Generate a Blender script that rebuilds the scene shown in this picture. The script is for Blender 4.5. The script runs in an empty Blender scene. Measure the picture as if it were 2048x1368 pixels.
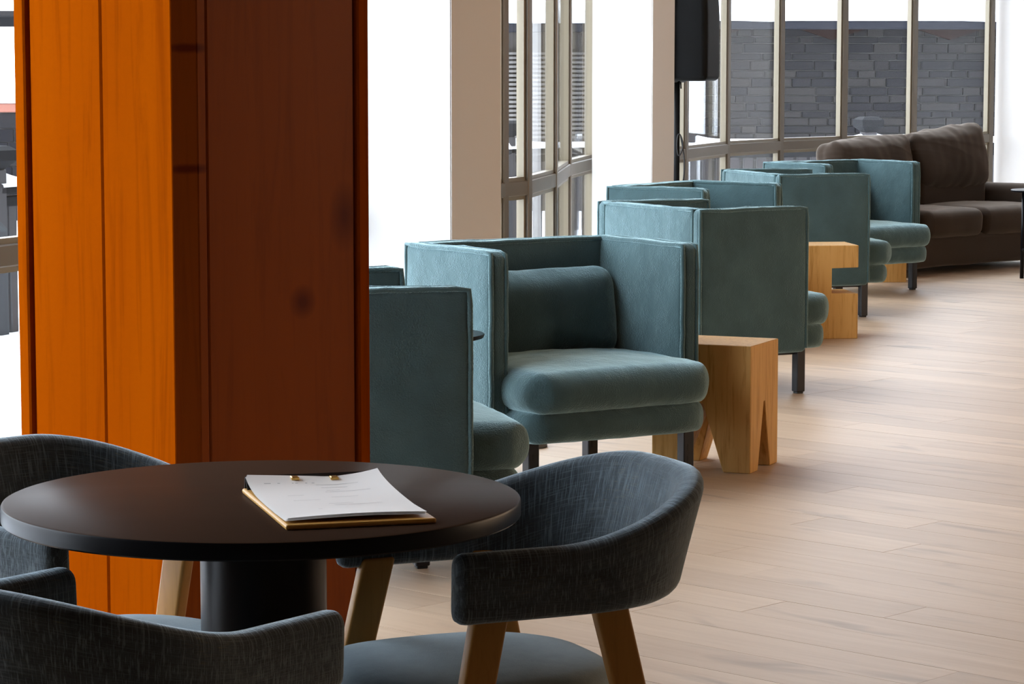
import bpy, bmesh, math, random
from mathutils import Vector, Matrix, noise
random.seed(7)
PI = math.pi
sc = bpy.context.scene
COL = sc.collection
# ------------------------------------------------------------------ camera, sky, exposure
cam_data = bpy.data.cameras.new('camera'); cam = bpy.data.objects.new('camera', cam_data); COL.objects.link(cam)
cam_data.sensor_width = 36.0; cam_data.lens = 5400 / 2048 * 36
cam_data.clip_end = 300
cam.location = (0, 0, 1.393); cam.rotation_euler = (PI / 2 - math.atan(552 / 5400), 0, 0)
sc.camera = cam
SKY = 1.0
w = bpy.data.worlds.new('overcast_sky'); sc.world = w; w.use_nodes = True
nt = w.node_tree; nt.nodes.clear()
wo = nt.nodes.new('ShaderNodeOutputWorld'); bgn = nt.nodes.new('ShaderNodeBackground')
bgn.inputs[0].default_value = (0.88, 0.95, 1.06, 1); bgn.inputs[1].default_value = SKY
nt.links.new(bgn.outputs[0], wo.inputs[0])
vs = sc.view_settings
vs.view_transform = 'Standard'; vs.look = 'None'; vs.gamma = 1; vs.use_curve_mapping = False
vs.exposure = 3.15
sc.cycles.transparent_max_bounces = 24
sc.cycles.max_bounces = 10
sc.cycles.diffuse_bounces = 6
sc.cycles.sample_clamp_indirect = 6

# glazing line of the lounge, from behind the camera round to the far wall (floor plan, metres)
G = [(-3.25, 3.4), (-2.2, 6.6), (-0.74, 10.2), (-0.052, 12.55), (0.06, 12.8), (0.2, 13.65), (0.3, 15.0),
     (0.466, 16.0), (1.12, 17.7), (1.48, 18.8), (1.93, 19.6), (2.46, 20.2), (3.07, 20.8), (3.81, 21.65)]
ROOM = G + [(8.6, 17.1), (8.6, -3.0), (-3.5, -3.0), (-3.5, 3.4)]
ZC = 3.4          # ceiling height
ax_a = Vector((.725, -.688)); ax_b = Vector((.688, .725))     # axes of the building grid

def portal(p, q, z0, z1):
    L = bpy.data.lights.new('window_portal', 'AREA'); L.shape = 'RECTANGLE'
    d = Vector((q[0] - p[0], q[1] - p[1])); L.size = d.length; L.size_y = z1 - z0
    L.cycles.is_portal = True
    o = bpy.data.objects.new('window_portal', L); COL.objects.link(o)
    d.normalize(); n = Vector((-d.y, d.x, 0))          # outward is left of the walking direction
    o.location = Vector(((p[0] + q[0]) / 2, (p[1] + q[1]) / 2, (z0 + z1) / 2)) + n * .12
    # light looks along -Z: -Z must point inward (-n)
    x = Vector((d.x, d.y, 0)); z = n; y = z.cross(x)
    o.rotation_euler = Matrix((x, y, z)).transposed().to_euler()
for i in ((0, 1), (1, 2), (2, 3), (3, 7), (7, 8), (8, 10), (10, 13)):
    portal(G[i[0]], G[i[1]], 0.05, ZC - .05)

def warm_fill(x, y, p):
    L = bpy.data.lights.new('warm_fill', 'AREA'); L.shape = 'RECTANGLE'; L.size = 1.6; L.size_y = .6; L.energy = p; L.color = (1.0, .70, .46)
    o = bpy.data.objects.new('warm_fill', L); COL.objects.link(o); o.location = (x, y, 2.0)      # added warm fill for room-side pier and pillar faces, no real fixture
    o.rotation_euler = (0, math.radians(80), 0)
FILL = 7
for q in ((7.2, 12.5), (7.2, 10.0), (7.2, 7.5)): warm_fill(q[0], q[1], FILL)

# ------------------------------------------------------------------ materials
def srgb(r, g, b):
    f = lambda c: (c / 255 / 12.92) if c / 255 <= .04045 else ((c / 255 + .055) / 1.055) ** 2.4
    return (f(r), f(g), f(b), 1)
class M:
    def __init__(s, name, color=(.5, .5, .5, 1), rough=.6, metal=0, **kw):
        s.m = bpy.data.materials.new(name); s.m.use_nodes = True
        s.t = s.m.node_tree; s.b = s.t.nodes['Principled BSDF']
        s.b.inputs['Base Color'].default_value = color if len(color) == 4 else (*color, 1)
        s.b.inputs['Roughness'].default_value = rough; s.b.inputs['Metallic'].default_value = metal
        for k, v in kw.items(): s.b.inputs[k].default_value = v
    def n(s, typ, **kw):
        x = s.t.nodes.new(typ)
        for k, v in kw.items():
            if hasattr(x, k) and k not in x.inputs: setattr(x, k, v)
            else: x.inputs[k].default_value = v
        return x
    def l(s, a, b): s.t.links.new(a, b)
    def coords(s, kind='Object', scale=(1, 1, 1), rot=(0, 0, 0)):
        tc = s.n('ShaderNodeTexCoord'); mp = s.n('ShaderNodeMapping'); mp.inputs['Scale'].default_value = scale
        mp.inputs['Rotation'].default_value = rot
        s.l(tc.outputs[kind], mp.inputs[0]); return mp.outputs[0]
    def noise(s, vec, scale, detail=4, rough=.5, dist=0):
        x = s.n('ShaderNodeTexNoise'); x.inputs['Scale'].default_value = scale; x.inputs['Detail'].default_value = detail
        x.inputs['Roughness'].default_value = rough; x.inputs['Distortion'].default_value = dist
        s.l(vec, x.inputs['Vector']); return x.outputs[0]
    def ramp(s, fac, stops):
        r = s.n('ShaderNodeValToRGB'); e = r.color_ramp.elements
        while len(e) < len(stops): e.new(.5)
        for k, (p, c) in enumerate(stops): e[k].position = p; e[k].color = c if len(c) == 4 else (*c, 1)
        s.l(fac, r.inputs[0]); return r.outputs[0]
    def mix(s, fac, a, b, mode='MIX'):
        x = s.n('ShaderNodeMix'); x.data_type = 'RGBA'; x.blend_type = mode
        for sock, v in ((x.inputs[0], fac), (x.inputs[6], a), (x.inputs[7], b)):
            if hasattr(v, 'is_linked') or hasattr(v, 'node'): s.l(v, sock)
            else: sock.default_value = v
        return x.outputs[2]
    def math(s, op, a, b=None):
        x = s.n('ShaderNodeMath'); x.operation = op
        for sock, v in ((x.inputs[0], a), (x.inputs[1], b)):
            if v is None: continue
            if hasattr(v, 'node'): s.l(v, sock)
            else: sock.default_value = v
        return x.outputs[0]
    def bump(s, h, strength=.3, dist=.002):
        x = s.n('ShaderNodeBump'); x.inputs['Strength'].default_value = strength; x.inputs['Distance'].default_value = dist
        s.l(h, x.inputs['Height']); s.l(x.outputs[0], s.b.inputs['Normal'])
    def col(s, sock): s.l(sock, s.b.inputs['Base Color'])

def boucle(name, dark, light, sheen):
    m = M(name, dark, .92); v = m.coords('Object')
    big = m.noise(v, 5, 3, .6); fine = m.noise(v, 260, 3, .6)
    c = m.mix(m.ramp(big, [(.3, (0, 0, 0)), (.7, (1, 1, 1))]), dark, light)
    c = m.mix(m.math('MULTIPLY', fine, .35), c, (dark[0] * .5, dark[1] * .5, dark[2] * .5, 1))
    m.col(c); grain = m.noise(v, 230, 1, .4); patch = m.noise(v, 14, 2, .5)
    m.bump(m.math('MULTIPLY', m.math('ADD', grain, m.math('MULTIPLY', fine, .35)), m.ramp(patch, [(.35, (.25, .25, .25)), (.65, (1, 1, 1))])), .6, .0045)
    m.b.inputs['Sheen Weight'].default_value = sheen; m.b.inputs['Sheen Roughness'].default_value = .45
    m.b.inputs['Sheen Tint'].default_value = (.64, .93, 1.0, 1)
    m.b.inputs['Specular IOR Level'].default_value = .2
    return m.m
TEAL = boucle('teal_boucle', (.033, .064, .068, 1), (.052, .098, .106, 1), 1.0)
TEAL2 = boucle('teal_piping', (.045, .085, .09, 1), (.06, .11, .115, 1), 1.0)

def crosshatch(name):
    m = M(name, (.03, .04, .05, 1), .9)
    uv = m.n('ShaderNodeTexCoord').outputs['UV']
    def st(sx, sy, sc_, lo, hi):
        mp = m.n('ShaderNodeMapping'); mp.inputs['Scale'].default_value = (sx, sy, 1); m.l(uv, mp.inputs[0])
        return m.ramp(m.noise(mp.outputs[0], sc_, 4, .6, .25), [(lo, (0, 0, 0)), (hi, (1, 1, 1))])
    v1 = st(400, 16, 1, .51, .63); h1 = st(16, 400, 1, .53, .65); v2 = st(520, 45, 1, .55, .66); h2 = st(45, 520, 1, .57, .68)
    base = m.mix(st(6, 6, 1, .35, .65), (.026, .032, .037, 1), (.056, .071, .083, 1))
    c = m.mix(m.math('MULTIPLY', v1, .6), base, (.16, .21, .24, 1))
    c = m.mix(m.math('MULTIPLY', h1, .55), c, (.12, .15, .16, 1))
    c = m.mix(m.math('MULTIPLY', v2, .5), c, (.012, .014, .018, 1))
    c = m.mix(m.math('MULTIPLY', m.math('MULTIPLY', h2, st(5, 5, 1.3, .5, .6)), .8), c, (.16, .145, .085, 1))
    m.col(c); m.bump(m.math('ADD', v1, h1), .35, .0015)
    m.b.inputs['Sheen Weight'].default_value = 1; m.b.inputs['Sheen Roughness'].default_value = .36
    m.b.inputs['Sheen Tint'].default_value = (.74, .90, 1.0, 1); m.b.inputs['Specular IOR Level'].default_value = .15
    return m.m
HATCH = crosshatch('dark_blue_crosshatch_fabric')
sm = M('blue_grey_seat_fabric', (.07, .1, .12, 1), .9); v = sm.coords('Object')
sm.col(sm.mix(sm.noise(v, 40, 5, .7), (.13, .18, .20, 1), (.24, .30, .33, 1))); sm.bump(sm.noise(v, 400, 3, .6), .4, .002)
sm.b.inputs['Sheen Weight'].default_value = .4; sm.b.inputs['Sheen Tint'].default_value = (.62, .82, .95, 1)
SEATF = sm.m

def wood(name, c1, c2, c3, axis='Z', scale=1.0, rough=.5, coat=0, knots=(), ring=.35, spec=.25, dist=.8):
    m = M(name, c1, rough); sc3 = {'Z': (9, 9, .55), 'X': (.55, 9, 9), 'Y': (9, .55, 9)}[axis]
    v = m.coords('Object', tuple(s * scale for s in sc3))
    oi = m.n('ShaderNodeObjectInfo'); off = m.n('ShaderNodeVectorMath'); off.operation = 'ADD'
    mul = m.n('ShaderNodeMath'); mul.operation = 'MULTIPLY'; mul.inputs[1].default_value = 37.
    m.l(oi.outputs['Random'], mul.inputs[0]); cmb = m.n('ShaderNodeCombineXYZ')
    for k in range(3): m.l(mul.outputs[0], cmb.inputs[k])
    m.l(v, off.inputs[0]); m.l(cmb.outputs[0], off.inputs[1]); v = off.outputs[0]
    n1 = m.noise(v, 1.1, 6, .6, dist)
    fine = m.noise(v, 5.5, 5, .65, dist * 1.5)
    c = m.mix(n1, c1, c2)
    c = m.mix(m.math('MULTIPLY', m.ramp(fine, [(.5, (0, 0, 0)), (.72, (1, 1, 1))]), ring), c, c3)
    for (p, r0, r1, flat) in knots:
        sv = m.n('ShaderNodeVectorMath'); sv.operation = 'SUBTRACT'; tcx = m.n('ShaderNodeTexCoord'); m.l(tcx.outputs['Object'], sv.inputs[0]); sv.inputs[1].default_value = p
        sc_ = m.n('ShaderNodeVectorMath'); sc_.operation = 'MULTIPLY'; m.l(sv.outputs[0], sc_.inputs[0]); sc_.inputs[1].default_value = (1, 1, flat)
        ln = m.n('ShaderNodeVectorMath'); ln.operation = 'LENGTH'; m.l(sc_.outputs[0], ln.inputs[0])
        dd = m.math('ADD', ln.outputs['Value'], m.math('MULTIPLY', m.math('SUBTRACT', n1, .5), r0 * 1.5))
        c = m.mix(m.ramp(m.math('DIVIDE', dd, r1), [(r0 / r1, (1, 1, 1)), (1, (0, 0, 0))]), c, (.10, .014, .003, 1))
    m.col(c); m.bump(n1, .06, .002)
    m.b.inputs['Specular IOR Level'].default_value = spec
    if coat: m.b.inputs['Coat Weight'].default_value = coat; m.b.inputs['Coat Roughness'].default_value = .22
    return m.m
ORANGE = wood('orange_lacquered_pine', (.285, .054, .0005, 1), (.225, .037, .0004, 1), (.12, .015, .0005, 1), 'Z', .5, .4, 0, ring=.45, spec=0)
ORANGE_D = wood('red_brown_lacquered_board', (.26, .056, .004, 1), (.20, .040, .003, 1), (.13, .022, .002, 1), 'Z', .5, .4, .06, ring=.35, spec=.08, knots=(((.02, .03, 1.43), .03, .06, 4.5), ((.02, .03, 1.18), .03, .06, 4.5), ((.248, .238, .884), .008, .04, 1), ((.334, .329, 1.064), .006, .05, .6)))
KNOT = M('dark_wood_knot', (.10, .025, .004, 1), .4).m
PINE = wood('pale_pine_block', (.60, .355, .125, 1), (.46, .25, .07, 1), (.30, .15, .033, 1), 'Z', 1.5, .5, ring=.85, spec=.12, dist=.12)
OAK = wood('oak_chair_leg', (.42, .22, .06, 1), (.34, .16, .04, 1), (.22, .10, .025, 1), 'Z', 1.4, .42, .08, spec=.15)
BLACKW = M('black_brown_table_laminate', (.046, .027, .018, 1), .3, **{'Specular IOR Level': .002}).m
BLACKT = M('black_table_metal', (.003, .003, .004, 1), .3, **{'Specular IOR Level': .14}).m
BLKEDGE = M('black_table_edge', (.006, .006, .007, 1), .35, **{'Specular IOR Level': .12}).m
DARKMET = M('dark_leg_metal', (.03, .03, .033, 1), .38, .6).m
wm = M('white_wall_paint', (.56, .543, .52, 1), .75); v = wm.coords('Object'); wm.bump(wm.noise(v, 60, 3), .04, .002); WHITE = wm.m
CEIL = M('warm_timber_ceiling', (.26, .165, .095, 1), .7).m
SIDEW = M('tan_side_wall_paint', (.26, .21, .16, 1), .8).m
BACKW = M('brown_back_wall_paint', (.11, .075, .05, 1), .8).m
fr = M('khaki_window_aluminium', (.135, .116, .09, 1), .45, .15); FRAME = fr.m
FRAME2 = M('gold_anodised_sash', (.20, .17, .118, 1), .4, .3).m
gm = M('window_glass'); t = gm.t; t.nodes.remove(gm.b)
mo = [x for x in t.nodes if x.type == 'OUTPUT_MATERIAL'][0]
tr = t.nodes.new('ShaderNodeBsdfTransparent'); tr.inputs[0].default_value = (.955, .965, .965, 1)
gl = t.nodes.new('ShaderNodeBsdfGlossy'); gl.inputs['Roughness'].default_value = .0
fn = t.nodes.new('ShaderNodeFresnel'); gg = t.nodes.new('ShaderNodeNewGeometry'); mr = t.nodes.new('ShaderNodeMapRange')
mr.inputs['To Min'].default_value = 1.27; mr.inputs['To Max'].default_value = 1 / 1.27      # same reflectance from both sides of the pane
t.links.new(gg.outputs['Backfacing'], mr.inputs['Value']); t.links.new(mr.outputs[0], fn.inputs[0])
ms = t.nodes.new('ShaderNodeMixShader'); t.links.new(fn.outputs[0], ms.inputs[0]); t.links.new(tr.outputs[0], ms.inputs[1]); t.links.new(gl.outputs[0], ms.inputs[2])
t.links.new(ms.outputs[0], mo.inputs[0]); GLASS = gm.m

fm = M('pale_greige_oak_floor', (.5, .4, .3, 1), .46)
tc = fm.n('ShaderNodeNewGeometry'); mp = fm.n('ShaderNodeMapping'); mp.vector_type = 'POINT'
mp.inputs['Rotation'].default_value = (0, 0, math.radians(43.5)); fm.l(tc.outputs['Position'], mp.inputs[0])
oi = fm.n('ShaderNodeObjectInfo')
rnd = fm.math('FRACT', fm.math('ADD', oi.outputs['Random'], fm.math('MULTIPLY', tc.outputs['Random Per Island'], 3.7)))
cb = fm.n('ShaderNodeCombineXYZ'); fm.l(fm.math('MULTIPLY', rnd, 61.0), cb.inputs[0]); fm.l(fm.math('MULTIPLY', rnd, 23.0), cb.inputs[1])
va = fm.n('ShaderNodeVectorMath'); va.operation = 'ADD'; fm.l(mp.outputs[0], va.inputs[0]); fm.l(cb.outputs[0], va.inputs[1])
ms2 = fm.n('ShaderNodeMapping'); ms2.inputs['Scale'].default_value = (.8, 11, 1); fm.l(va.outputs[0], ms2.inputs[0])
g1 = fm.noise(ms2.outputs[0], 1.6, 6, .62, .5)
ms3 = fm.n('ShaderNodeMapping'); ms3.inputs['Scale'].default_value = (3.2, 11, 1); fm.l(va.outputs[0], ms3.inputs[0])
g2 = fm.noise(ms3.outputs[0], .55, 3, .5, .6)
c = fm.mix(fm.ramp(g1, [(.3, (0, 0, 0)), (.7, (1, 1, 1))]), (.47, .342, .232, 1), (.57, .438, .312, 1))
c = fm.mix(fm.ramp(g2, [(.60, (0, 0, 0)), (.78, (1, 1, 1))]), c, (.235, .175, .13, 1))
c = fm.mix(fm.math('MULTIPLY', rnd, .42), c, (.315, .227, .157, 1))
fm.col(c); fm.bump(g1, .05, .002); FLOOR = fm.m
SUBF = M('floor_joint', (.16, .12, .09, 1), .8).m
sn = M('snow', (.86, .89, .93, 1), .7); v = sn.coords('Object'); sn.bump(sn.noise(v, 3, 5), .4, .05); SNOW = sn.m
stn = M('dark_slate_stone', (.05, .05, .055, 1), .85, **{'Specular IOR Level': .12}); oi = stn.n('ShaderNodeObjectInfo'); v = stn.coords('Generated', (3, 3, 3))
cs = stn.ramp(oi.outputs['Random'], [(0, (.006, .006, .008)), (.4, (.011, .0105, .012)), (.75, (.017, .0155, .0155)), (1, (.027, .024, .022))])
stn.col(stn.mix(stn.math('MULTIPLY', stn.noise(v, 3, 6, .7), .7), cs, (.008, .008, .010, 1))); stn.bump(stn.noise(v, 3, 4, .6), .3, .015); STONE = stn.m
MORTAR = M('pale_mortar', (.078, .076, .075, 1), .9).m
GUTTER = M('grey_gutter', (.012, .013, .018, 1), .7, **{'Specular IOR Level': .05}).m
RUST = M('red_brown_rafter', (.012, .004, .003, 1), .8, **{'Specular IOR Level': .05}).m
SLATM = M('pale_grey_louvre', (.10, .092, .085, 1), .6).m
HOUSE = M('brown_grey_render', (.04, .034, .03, 1), .8).m
RAILW = wood('dark_railing_timber', (.03, .027, .029, 1), (.022, .02, .022, 1), (.012, .011, .012, 1), 'Z', 1, .6)
RAILG = M('grey_railing_paint', (.010, .0105, .012, 1), .8, **{'Specular IOR Level': .06}).m
bm_ = M('brown_sofa_fabric', (.06, .043, .032, 1), .9); v = bm_.coords('Object')
bm_.col(bm_.mix(bm_.noise(v, 6, 4), (.024, .016, .011, 1), (.040, .027, .019, 1))); bm_.bump(bm_.noise(v, 180, 3), .3, .002)
bm_.b.inputs['Specular IOR Level'].default_value = .1; bm_.b.inputs['Sheen Weight'].default_value = .25; bm_.b.inputs['Sheen Tint'].default_value = (1, .88, .76, 1); BROWN = bm_.m
BLK = M('black_speaker_plastic', (.008, .008, .008, 1), .5, **{'Specular IOR Level': .05}).m
cvm = M('black_nylon_cover', (.022, .022, .025, 1), .6); v = cvm.coords('Object', (1, 1, .5), (.5, 0, 0)); cvm.bump(cvm.noise(v, 18, 3, .5, 1), .5, .01); COVER = cvm.m
RUBBER = M('black_rubber', (.012, .012, .012, 1), .6).m
PAPER = M('white_paper', (.84, .83, .81, 1), .6).m
INK = M('grey_ink', (.42, .42, .42, 1), .7).m
BOARD = wood('honey_clipboard_wood', (.62, .36, .10, 1), (.55, .30, .075, 1), (.45, .22, .05, 1), 'X', 2, .4)
BRASS = M('brass_fastener', (.62, .38, .10, 1), .3, .9).m

# ------------------------------------------------------------------ builders
def link(name, bm, m, parent=None, smooth=False, loc=None, rz=0, mats=None):
    me = bpy.data.meshes.new(name)
    bmesh.ops.recalc_face_normals(bm, faces=bm.faces)
    bm.to_mesh(me); bm.free()
    for x in (mats or [m]): me.materials.append(x)
    if smooth: me.polygons.foreach_set('use_smooth', [True] * len(me.polygons))
    o = bpy.data.objects.new(name, me); COL.objects.link(o)
    if parent: o.parent = parent
    if loc: o.location = loc
    if rz: o.rotation_euler = (0, 0, rz)
    return o
def tag(o, label=None, cat=None, group=None, kind=None):
    if label: o['label'] = label
    if cat: o['category'] = cat
    if group: o['group'] = group
    if kind: o['kind'] = kind
    return o
def thing(name, label=None, cat=None, loc=(0, 0, 0), rz=0, group=None, kind=None):
    o = bpy.data.objects.new(name, None); COL.objects.link(o); o.location = loc; o.rotation_euler = (0, 0, rz); o.empty_display_size = .1
    return tag(o, label, cat, group, kind)
def dup(root, loc, rz, label):
    def cp(o, par):
        c = o.copy(); COL.objects.link(c)
        if par: c.parent = par
        for ch in o.children: cp(ch, c)
        return c
    r = cp(root, None); r.location = loc; r.rotation_euler = (0, 0, rz); r['label'] = label
    return r
def box(bm, x0, x1, y0, y1, z0, z1, M4=None):
    vs_ = [bm.verts.new(Vector((x, y, z)) if M4 is None else M4 @ Vector((x, y, z))) for z in (z0, z1) for y in (y0, y1) for x in (x0, x1)]
    for f in ((0, 2, 3, 1), (4, 5, 7, 6), (0, 1, 5, 4), (2, 6, 7, 3), (0, 4, 6, 2), (1, 3, 7, 5)): bm.faces.new([vs_[i] for i in f])
def bevbox(x0, x1, y0, y1, z0, z1, r=.004, seg=2):
    bm = bmesh.new(); box(bm, x0, x1, y0, y1, z0, z1)
    bmesh.ops.bevel(bm, geom=list(bm.edges), offset=r, segments=seg, affect='EDGES', profile=.5, clamp_overlap=True)
    return bm
def rbox(hx, hy, hz, r, ni=8, nr=3, c=(0, 0, 0), fn=None):
    """box with rounded edges and a grid fine enough to be puffed out"""
    def lst(h):
        a = [math.tan(k / nr * PI / 4) * r for k in range(1, nr + 1)]; i = h - r
        mid = [-i + 2 * i * k / ni for k in range(ni + 1)] if i > 1e-5 else [0.0]
        return [-i - q for q in reversed(a)] + mid + [i + q for q in a]
    H = (hx, hy, hz); Ls = [lst(h) for h in H]; bm = bmesh.new()
    for ax in range(3):
        u, w_ = [k for k in range(3) if k != ax]
        for sgn in (-1, 1):
            grid = []
            for a in Ls[u]:
                row = []
                for b in Ls[w_]:
                    p = [0, 0, 0]; p[ax] = sgn * H[ax]; p[u] = a; p[w_] = b
                    q = [max(-(H[k] - r), min(H[k] - r, p[k])) for k in range(3)]
                    d = Vector([p[k] - q[k] for k in range(3)])
                    if d.length > 1e-9: d.normalize()
                    pt = Vector(q) + d * r
                    if fn: pt = fn(pt, d)
                    row.append(bm.verts.new(pt + Vector(c)))
                grid.append(row)
            for i in range(len(grid) - 1):
                for j in range(len(grid[0]) - 1):
                    bm.faces.new((grid[i][j], grid[i + 1][j], grid[i + 1][j + 1], grid[i][j + 1]))
    bmesh.ops.remove_doubles(bm, verts=bm.verts, dist=1e-5)
    return bm
def tube(bm, pts, r, n=8, closed=False):
    pts = [Vector(p) for p in pts]; N = len(pts); rings = []
    up = None
    for i, p in enumerate(pts):
        a = pts[(i - 1) % N] if (closed or i > 0) else p; b = pts[(i + 1) % N] if (closed or i < N - 1) else p
        d = (b - a).normalized()
        if up is None: up = d.orthogonal().normalized()
        else:
            up = (up - d * up.dot(d))
            up = up.normalized() if up.length > 1e-6 else d.orthogonal().normalized()
        s = d.cross(up)
        rings.append([bm.verts.new(p + (up * math.cos(k * 2 * PI / n) + s * math.sin(k * 2 * PI / n)) * r) for k in range(n)])
    for i in range(N if closed else N - 1):
        A, B = rings[i], rings[(i + 1) % N]
        best = 0
        if closed and i == N - 1:
            best = min(range(n), key=lambda k: (A[0].co - B[k].co).length)
        for k in range(n): bm.faces.new((A[k], A[(k + 1) % n], B[(k + 1 + best) % n], B[(k + best) % n]))
    if not closed: bm.faces.new(rings[0][::-1]); bm.faces.new(rings[-1])
def lathe(prof, n=48):
    bm = bmesh.new(); rings = []
    for r, z in prof:
        if r < 1e-6: rings.append([bm.verts.new((0, 0, z))])
        else: rings.append([bm.verts.new((r * math.cos(2 * PI * k / n), r * math.sin(2 * PI * k / n), z)) for k in range(n)])
    for A, B in zip(rings, rings[1:]):
        for k in range(n):
            k2 = (k + 1) % n
            if len(A) == 1 and len(B) == 1: continue
            if len(A) == 1: bm.faces.new((A[0], B[k], B[k2]))
            elif len(B) == 1: bm.faces.new((A[k], A[k2], B[0]))
            else: bm.faces.new((A[k], A[k2], B[k2], B[k]))
    return bm
def inside(p, poly):
    x, y = p; r = False; j = len(poly) - 1
    for i in range(len(poly)):
        (xi, yi), (xj, yj) = poly[i], poly[j]
        if (yi > y) != (yj > y) and x < (xj - xi) * (y - yi) / (yj - yi) + xi: r = not r
        j = i
    return r
def prism(poly, z0, z1):
    bm = bmesh.new(); a = [bm.verts.new((x, y, z0)) for x, y in poly]; b = [bm.verts.new((x, y, z1)) for x, y in poly]
    bm.faces.new(a[::-1]); bm.faces.new(b); n = len(poly)
    for i in range(n): bm.faces.new((a[i], a[(i + 1) % n], b[(i + 1) % n], b[i]))
    return bm
def nz(p, s, k=0): return noise.noise(Vector(p) * s + Vector((k * 7.3, k * 3.1, k * 1.7)))

# ------------------------------------------------------------------ floor, ceiling, walls
floor = tag(link('floor', prism(ROOM, -.14, -.006), SUBF), 'pale greige oak plank floor of the lounge', kind='structure')
PW, PT = .19, .006
unit = bmesh.new(); box(unit, -.5, .5, -.5, .5, -1, 0); ume = bpy.data.meshes.new('plank'); unit.to_mesh(ume); unit.free(); ume.materials.append(FLOOR)
cyaw = math.cos(cam.rotation_euler.x - PI / 2); syaw = math.sin(cam.rotation_euler.x - PI / 2)
def in_view(x, y, z, mrg=0):
    zz = z - 1.393; T = math.atan(552 / 5400); c_, s_ = math.cos(T), math.sin(T)
    zc = y * c_ - zz * s_; yc = zz * c_ + y * s_
    if zc < 1: return False
    u = 1024 + 5400 * x / zc; v_ = 684 - 5400 * yc / zc
    return -mrg < u < 2048 + mrg and -mrg < v_ < 1368 + mrg
cut_quads = []; planks = []; rest = bmesh.new(); rp = random.Random(3)
ang = math.atan2(ax_a.y, ax_a.x)
for row in range(-70, 150):
    s = row * PW - .06; t0 = -30 + rp.random() * 1.9
    while t0 < 30:
        Lp = rp.choice((1.9, 1.9, 1.9, 1.2, 1.5)); c_ = [ax_b * (s + dy) + ax_a * (t0 + dx) for dx in (.001, Lp - .001) for dy in (-PW / 2, PW / 2)]
        if all(inside((q.x, q.y), ROOM) for q in c_):
            mid = ax_b * s + ax_a * (t0 + Lp / 2)
            vis = any(in_view(q.x, q.y, 0, 30) for q in c_ + [mid])
            planks.append((mid, Lp, vis))
        elif any(inside((q.x, q.y), ROOM) for q in c_) or any(inside(tuple(ax_b * s + ax_a * (t0 + Lp * k / 4)), ROOM) for k in (1, 2, 3)):
            cut_quads.append([c_[0], c_[1], c_[3], c_[2]])      # planks sawn off along the walls and the glazing
        t0 += Lp
planks.sort(key=lambda q: (not q[2], q[0].y))
n_pl = 0
for mid, Lp, vis in planks:
    if vis and n_pl < 300:
        o = bpy.data.objects.new('plank', ume); COL.objects.link(o); o.parent = floor
        o.location = (mid.x, mid.y, rp.uniform(-.0005, .0)); o.rotation_euler = (0, 0, ang); o.scale = (Lp - .0024, PW - .0022, PT); n_pl += 1
    else:
        mt = Matrix.Translation((mid.x, mid.y, 0)) @ Matrix.Rotation(ang, 4, 'Z')
        box(rest, -Lp / 2 + .001, Lp / 2 - .001, -PW / 2 + .001, PW / 2 - .001, -PT, 0, mt)
def clip_poly(subj, quad):
    ctr = sum(quad, Vector((0, 0))) / 4; out = [Vector(p) for p in subj]
    for i in range(4):
        a, b = quad[i], quad[(i + 1) % 4]; n = Vector((-(b - a).y, (b - a).x))
        if n.dot(ctr - a) < 0: n = -n
        src, out = out, []
        for j in range(len(src)):
            p, q = src[j - 1], src[j]; dp, dq = n.dot(p - a), n.dot(q - a)
            if (dp < 0) != (dq < 0): out.append(p.lerp(q, dp / (dp - dq)))
            if dq >= 0: out.append(q)
        if not out: return out
    return out
for quad in cut_quads:
    pg_ = clip_poly(ROOM, quad); pg_ = [p for i, p in enumerate(pg_) if (p - pg_[i - 1]).length > 1e-4]
    if len(pg_) < 3: continue
    lo_ = [rest.verts.new((p.x, p.y, -PT)) for p in pg_]; hi_ = [rest.verts.new((p.x, p.y, 0)) for p in pg_]
    rest.faces.new(lo_[::-1]); rest.faces.new(hi_)
    for i in range(len(pg_)): rest.faces.new((lo_[i - 1], lo_[i], hi_[i], hi_[i - 1]))
tag(link('plank_field', rest, FLOOR, floor), kind='stuff')
tag(link('ceiling', prism(ROOM, ZC, ZC + .2), CEIL), 'warm timber ceiling above the lounge', kind='structure')
def wall(name, p, q, z0, z1, th, m, label):
    d = (Vector(q) - Vector(p)); L = d.length; bm = bmesh.new(); box(bm, 0, L, 0, th, 0, z1 - z0)
    o = link(name, bm, m, loc=(p[0], p[1], z0), rz=math.atan2(d.y, d.x)); return tag(o, label, kind='structure')
wall('wall_far', (3.87, 21.72), (8.8, 17.0), -.1, ZC, .25, WHITE, 'white end wall beside the brown sofa')
wall('wall_right', (8.6, 17.2), (8.6, -3.0), -.1, ZC, .25, SIDEW, 'brown side wall outside the view')
wall('wall_left', (-3.5, -3.0), (-3.5, 3.4), -.1, ZC, .25, BACKW, 'brown wall beside the camera, before the glazing begins')
wall('wall_left', (-3.6, 3.4), (-3.25, 3.4), -.1, ZC, .2, BACKW, 'brown wall end where the glazing begins')
tag(link('wall_upper_shade', prism(ROOM, ZC + .2, 13), HOUSE), 'unseen upper storeys added above the lounge to shade the terrace', kind='structure')  # unseen mass over the ceiling, added to keep sky light off the slate wall
wall('wall_back', (8.85, -3.0), (-4.4, -3.0), -.1, ZC, .25, BACKW, 'brown back wall behind the camera')
def pier(C, wa, wb, label):
    C = Vector(C); A, B = C - ax_a * wa, C + ax_b * wb; D = A + ax_b * wb
    bm = prism([tuple(C), tuple(B), tuple(D), tuple(A)], -.01, ZC)
    bmesh.ops.bevel(bm, geom=[e for e in bm.edges if abs(e.verts[0].co.z - e.verts[1].co.z) > 1], offset=.004, segments=2, affect='EDGES')
    return tag(link('wall_pier', bm, WHITE), label, kind='structure')
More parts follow.
